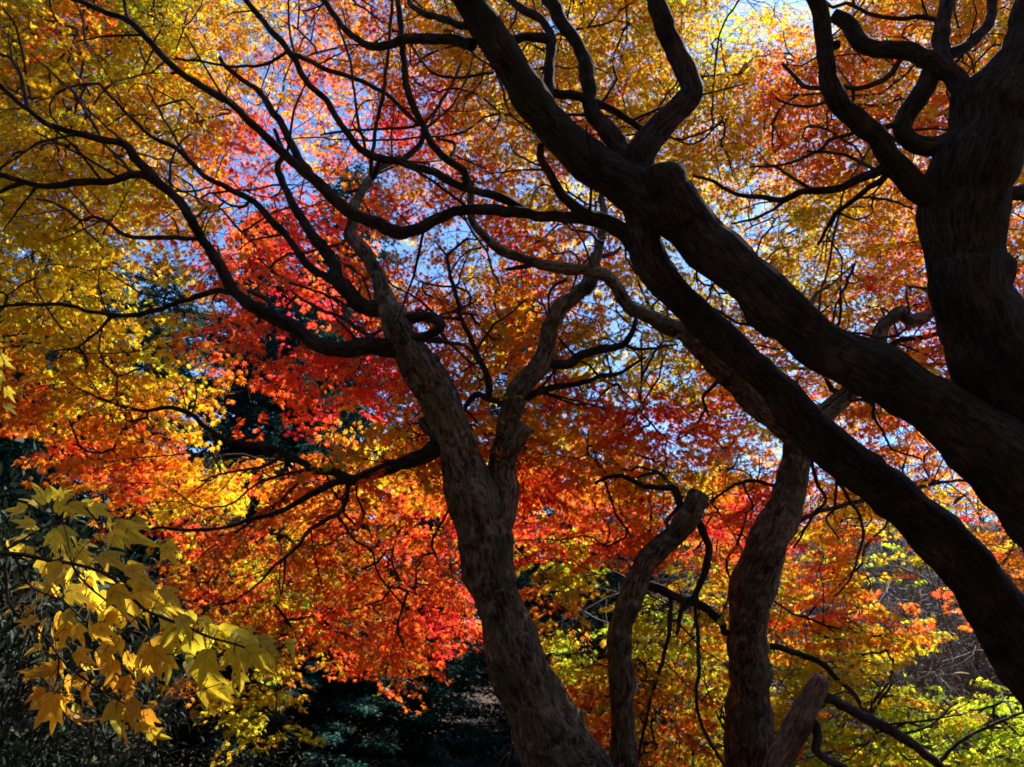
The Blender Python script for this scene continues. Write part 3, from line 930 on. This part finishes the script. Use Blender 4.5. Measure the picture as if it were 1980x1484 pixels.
link('foliage', leaves_mesh('foliage', BROAD, BROAD_F, np.array(P_), np.array(D_), np.array(N_), np.array(S1), np.array(C_), M_BROAD, bo, True), broot)

# ------------------------------------------------------------------ conifers behind
def conifer_meshes(seed, H=12.0, RW=2.6, tone=(.013, .055, .036)):
    random.seed(seed); g = np.random.default_rng(seed)
    tb = Tubes()
    hs = np.linspace(0, H, 26)
    tb.add(np.stack([np.sin(hs * .5 + seed) * .05, np.cos(hs * .4) * .04, hs], 1), .20 * (1 - hs / H) + .012, 10, .15)
    tri_p, tri_d, tri_n, tri_s, tri_c = [], [], [], [], []
    bt = Tubes()
    nb = 210
    for i in range(nb):
        u = (i + random.random()) / nb
        z = 0.9 + u * (H - 1.0)
        a = i * 2.39996 + random.gauss(0, .3)
        L = RW * (1 - u) ** .7 * random.uniform(.72, 1.12) + .25
        n = max(4, int(L / .13))
        s = np.linspace(0, 1, n)
        rad = s * L
        zz = z + .25 * L * s - .42 * L * s ** 2 + .16 * L * s ** 4
        bx = np.cos(a) * rad + g.normal(0, .02, n); by = np.sin(a) * rad + g.normal(0, .02, n)
        line = np.stack([bx, by, zz], 1)
        bt.add(line, .018 * (1 - s) + .004, 4)
        tone_b = np.array(tone) * random.uniform(.65, 1.5)
        for k in range(1, n):
            m = 22
            base = line[k] + g.normal(0, .07, (m, 3))
            az = a + g.normal(0, 1.1, m)
            dr = np.stack([np.cos(az), np.sin(az), g.uniform(-1.1, .25, m)], 1)
            tri_p.append(base); tri_d.append(dr)
            tri_n.append(g.normal(0, .6, (m, 3)) + np.array([0, 0, .7]))
            tri_s.append(g.uniform(.09, .22, m))
            tri_c.append(tone_b * g.uniform(.6, 1.5, (m, 1)) * np.array([1, 1, 1]))
    blade = np.array([(0, 0, 0), (.35, .09, 0), (.42, .32, -.05), (.55, .08, 0), (1, 0, -.12), (.5, -.09, 0), (.38, -.3, -.05), (.3, -.08, 0)], float)
    bf = np.array([(0, 1, 7), (1, 2, 3), (1, 3, 5), (1, 5, 7), (5, 6, 7), (3, 4, 5)], dtype=np.int32)
    cr = leaves_mesh('crown', blade, bf, np.concatenate(tri_p), np.concatenate(tri_d), np.concatenate(tri_n), np.concatenate(tri_s), np.concatenate(tri_c), M_NEEDLE, smooth=False)
    return tb.mesh('trunk', M_CBARK), bt.mesh('limbs', M_CBARK), cr


CM = [conifer_meshes(3), conifer_meshes(8, 12.0, 3.1, (.012, .05, .038))]
random.seed(99)


def gz(x, y):
    """height of the ground"""
    h = 0.0
    h += max(0, y - 7) ** 1.25 * 0.16 * (1 / (1 + math.exp(-(x + 1) * .35))) * .70
    h += max(0, abs(x) - 8) * .12
    if y > 16: h += 0
    return min(h, 9.0) + 0.12 * math.sin(x * .7) * math.cos(y * .6) * min(1, max(0, y - 2) / 4)


# photo x, distance, photo y of the top, mesh, label
CON = [(40, 13, 560, 0, 'dark conifer at the far left, behind the low yellow branch'),
       (215, 17, 470, 1, 'tall dark conifer behind the edge of the yellow canopy at the left'),
       (330, 12.5, 500, 0, 'near-black conifer left of the red foliage, its tip in the gap beside the yellow leaves'),
       (520, 16, 400, 1, 'dark conifer directly behind the scarlet foliage'),
       (690, 17.5, 318, 0, 'tallest dark conifer, its tip poking up behind the red leaves into blue sky'),
       (640, 11.5, 830, 1, 'low shaded conifer below the hanging orange spray'),
       (840, 13, 740, 0, 'dark conifer showing just left of the leaning trunk'),
       (1010, 18, 520, 1, 'dark conifer seen through chinks between the forked limbs'),
       (1120, 12.5, 930, 0, 'teal-green conifer between the leaning trunk and the slim pinkish stem'),
       (1190, 17, 790, 1, 'dark conifer behind the red and orange leaves right of the fork'),
       (1395, 20, 850, 0, 'small blue-green conifer whose tip stands against the pale sky gap'),
       (1330, 14, 1010, 1, 'shaded conifer behind the bent stem and the kinked trunk'),
       (420, 10.5, 960, 1, 'low dark conifer behind the hanging left-hand sprays'),
       (-60, 14, 470, 1, 'dark conifer cut off by the left edge of the picture'),
       (130, 16, 440, 0, 'dark conifer mostly hidden by the yellow leaves at the left'),
       (605, 14, 560, 0, 'dark conifer in the black hollow below the red leaves'),
       (1240, 11, 965, 0, 'teal conifer just right of the leaning trunk, under the red sprays'),
       (1450, 12.5, 1060, 1, 'shaded conifer hidden behind the kinked upright trunk')]


def copy_thing(meshes, names, name, loc, label, cat, group, scale=1.0, rz=0.0):
    root = empty(name, loc, label, cat, group, rz=rz)
    root.scale = (scale, scale, scale) if not isinstance(scale, tuple) else scale
    for nm, me in zip(names, meshes):
        link(nm, me, root)
    return root


for (px, d, topy, k, lab) in CON:
    top = at(px, topy, d)
    g = gz(top[0], top[1])
    s = (top[2] - g) / 12.0
    copy_thing(CM[k], ('trunk', 'limbs', 'crown'), 'conifer', (top[0], top[1], g - .1), lab, 'conifer', 'dark conifers behind the maples',
               (max(s, .55) * (1.15 if s < .8 else 1.0), max(s, .55) * (1.15 if s < .8 else 1.0), s), random.uniform(0, 6.28))
# unseen conifers added behind and beside the viewer to keep sky light down
for i, (x, y) in enumerate([(-8, -3), (-5.5, -7), (-1, -8), (3.5, -7.5), (8, -5), (-9.5, 2.5), (-4, -11), (1.5, -12), (7, -11), (10, -1), (-11, -8), (12, -7)]):
    copy_thing(CM[i % 2], ('trunk', 'limbs', 'crown'), 'conifer', (x, y, gz(x, y) - .1), 'tall conifer of the grove standing behind the viewer', 'conifer',
               'conifers behind the viewer', random.uniform(.95, 1.15), random.uniform(0, 6.28))

# ------------------------------------------------------------------ ground
def litter_material(name, c0, c1, c2):
    m = bpy.data.materials.new(name); m.use_nodes = True
    n = m.node_tree.nodes; l = m.node_tree.links
    pr = n['Principled BSDF']; pr.inputs['Roughness'].default_value = 1
    pr.inputs['Specular IOR Level'].default_value = .1
    g = n.new('ShaderNodeNewGeometry')
    a = n.new('ShaderNodeTexNoise'); a.inputs['Scale'].default_value = 3; a.inputs['Detail'].default_value = 9
    v = n.new('ShaderNodeTexVoronoi'); v.inputs['Scale'].default_value = 14
    l.new(g.outputs['Position'], a.inputs['Vector']); l.new(g.outputs['Position'], v.inputs['Vector'])
    cr = n.new('ShaderNodeValToRGB'); cr.color_ramp.elements[0].position = .35; cr.color_ramp.elements[1].position = .65
    cr.color_ramp.elements[0].color = (*c0, 1); cr.color_ramp.elements[1].color = (*c1, 1)
    l.new(a.outputs['Fac'], cr.inputs[0])
    mx = n.new('ShaderNodeMix'); mx.data_type = 'RGBA'
    mm = n.new('ShaderNodeMath'); mm.operation = 'GREATER_THAN'; mm.inputs[1].default_value = .62
    l.new(v.outputs['Color'], mm.inputs[0]); l.new(mm.outputs[0], mx.inputs[0])
    l.new(cr.outputs[0], mx.inputs[6]); mx.inputs[7].default_value = (*c2, 1)
    l.new(mx.outputs[2], pr.inputs['Base Color'])
    b = n.new('ShaderNodeBump'); b.inputs['Strength'].default_value = .8; b.inputs['Distance'].default_value = .05
    l.new(a.outputs['Fac'], b.inputs['Height']); l.new(b.outputs[0], pr.inputs['Normal'])
    return m


M_GROUND = litter_material('leaf_litter', (.03, .024, .018), (.09, .065, .045), (.12, .06, .025))
xs = np.concatenate([[-400, -150, -70], np.linspace(-30, 40, 141), [80, 160, 400]])
ys = np.concatenate([[-400, -120, -40], np.linspace(-16, 45, 123), [80, 160, 500]])
V = np.array([(x, y, gz(x, y) + .06 * noise.noise(Vector((x, y, 0)) * 1.3)) for y in ys for x in xs])
nx, ny = len(xs), len(ys)
Fq = np.array([(j * nx + i, j * nx + i + 1, (j + 1) * nx + i + 1, (j + 1) * nx + i) for j in range(ny - 1) for i in range(nx - 1)])
go = link('ground', np_mesh('ground', V, Fq, M_GROUND, True)); go['kind'] = 'structure'
go['label'] = 'dark leaf-littered ground rising to a hillside behind the trees'; go['category'] = 'ground'

# ------------------------------------------------------------------ bare grey bushes on the slope at the right
def bare_shrub(seed, n=34):
    random.seed(seed); g = np.random.default_rng(seed)
    tb = Tubes(); dead_p, dead_d, dead_n, dead_s, dead_c = [], [], [], [], []
    def grow(p, d, L, r, lev):
        k = 8
        pts = [p]
        for i in range(k):
            d = d + g.normal(0, .16, 3); d[2] -= .05 * (lev + .6); d /= np.linalg.norm(d)
            pts.append(pts[-1] + d * L / k)
        tb.add(np.array(pts), np.linspace(r, r * .45, k + 1), 5 if lev == 0 else 3)
        if lev < 3:
            for i in range(2, k + 1):
                if random.random() < (.75, .7, .5)[lev]:
                    nd = d + g.normal(0, .75, 3); nd /= np.linalg.norm(nd)
                    grow(pts[i], nd, L * random.uniform(.4, .62), r * .5, lev + 1)
        elif random.random() < .25:
            dead_p.append(pts[-1]); dead_d.append(g.normal(0, 1, 3)); dead_n.append(g.normal(0, 1, 3)); dead_s.append(.035)
            dead_c.append(random.choice([(.12, .14, .05), (.2, .12, .06), (.08, .12, .06)]))
    for i in range(n):
        a = random.uniform(0, 6.28)
        d = np.array([math.cos(a) * .7, math.sin(a) * .7, random.uniform(.5, 1.3)]); d /= np.linalg.norm(d)
        grow(np.array([math.cos(a) * .2, math.sin(a) * .2, -.1]), d, random.uniform(1.2, 2.3), .014, 0)
    lv = leaves_mesh('withered_leaves', OVAL, OVAL_F, np.array(dead_p), np.array(dead_d), np.array(dead_n), np.array(dead_s), np.array(dead_c), M_EVER)
    return tb.mesh('stems', M_GREY), lv


BS = [bare_shrub(5), bare_shrub(21)]
random.seed(5)
SH = [(1650, 1160, 9.5), (1720, 1110, 11), (1790, 1150, 10), (1700, 1250, 8.6), (1800, 1260, 8.8), (1880, 1230, 9.5), (1950, 1300, 8.2), (1880, 1380, 7.6),
      (1980, 1160, 11), (1760, 1350, 8), (1640, 1260, 9), (1860, 1130, 13), (1680, 1050, 14), (1750, 1040, 15)]
for i, (x, y, d) in enumerate(SH):
    p = at(x, y, d)
    gg = gz(p[0], p[1])
    s = max(.7, min(2.2, (p[2] - gg + .6) / 1.7))
    o = copy_thing(BS[i % 2], ('stems', 'withered_leaves'), 'bare_shrub', (p[0], p[1], gg), 'tangled grey leafless bush on the shaded slope at the right, seen below the leaves', 'shrub',
                   'bare bushes on the right-hand slope', s, random.uniform(0, 6.28))

# ------------------------------------------------------------------ shaded evergreen shrubs at the lower left
def evergreen(seed, tone, leaf=.045, Rr=1.0, H=1.8, n=2600):
    random.seed(seed); g = np.random.default_rng(seed)
    tb = Tubes(); lp, ld, ln, ls, lc = [], [], [], [], []
    tips = []
    for i in range(26):
        a = random.uniform(0, 6.28); e = random.uniform(.1, 1)
        end = np.array([math.cos(a) * Rr * e, math.sin(a) * Rr * e, H * math.sqrt(max(0, 1 - .75 * e * e)) * random.uniform(.55, 1.05)])
        mid = end * .5 + g.normal(0, .08, 3); mid[2] += .1
        Ps, Rs = spline([np.array([0, 0, -.1]), mid, end], [.018, .01, .004], .12)
        tb.add(Ps, Rs, 4)
        for k in range(len(Ps) // 3, len(Ps)):
            for q in range(n // 26 // max(1, len(Ps) * 2 // 3)):
                off = g.normal(0, .11, 3)
                lp.append(Ps[k] + off); dd_ = off + np.array([math.cos(a), math.sin(a), -.5]) * .08
                ld.append(dd_); ln.append(g.normal(0, .45, 3) + [0, 0, 1]); ls.append(leaf * random.uniform(.6, 1.2))
                lc.append(np.array(tone) * random.uniform(.6, 1.4))
    cr = leaves_mesh('foliage', OVAL, OVAL_F, np.array(lp), np.array(ld), np.array(ln), np.array(ls), np.array(lc), M_EVER)
    return tb.mesh('stems', M_TWIG), cr


ES = [evergreen(1, (.022, .036, .018), .04, 1.1, 1.8, 5200), evergreen(2, (.035, .045, .03), .03, 1.1, 1.8, 5200), evergreen(4, (.06, .10, .03), .06, .9, 1.6, 900)]
random.seed(17)
EV = [(60, 1330, 4.2, 0, 'dark glossy evergreen bush in the bottom left corner under the ochre leaves', .8),
      (190, 1400, 3.6, 2, 'evergreen bush with a few pale rounded leaves below the hanging ochre leaves', .55),
      (330, 1370, 5.0, 1, 'low grey-green shrub with a pale bare stem at the bottom left', .8),
      (470, 1400, 5.4, 1, 'grey-leaved shrub at the bottom edge, left of the black conifer shade', .8),
      (30, 900, 6.5, 0, 'tall dark shrub at the left edge beneath the orange spray', 1.3),
      (150, 1010, 7.5, 0, 'dull green shrub in shade left of the hanging red spray', 1.3),
      (10, 1120, 5.0, 1, 'dark shrub at the left edge behind the large yellow leaves', 1.1)]
for (x, y, d, k, lab, s) in EV:
    p = at(x, y, d)
    z = gz(p[0], p[1])
    hgt = p[2] - z
    o = copy_thing(ES[k], ('stems', 'foliage'), 'evergreen_shrub', (p[0], p[1], z), lab, 'shrub', 'evergreen shrubs at the lower left', (s, s, max(.5, hgt / 1.6)), random.uniform(0, 6.28))
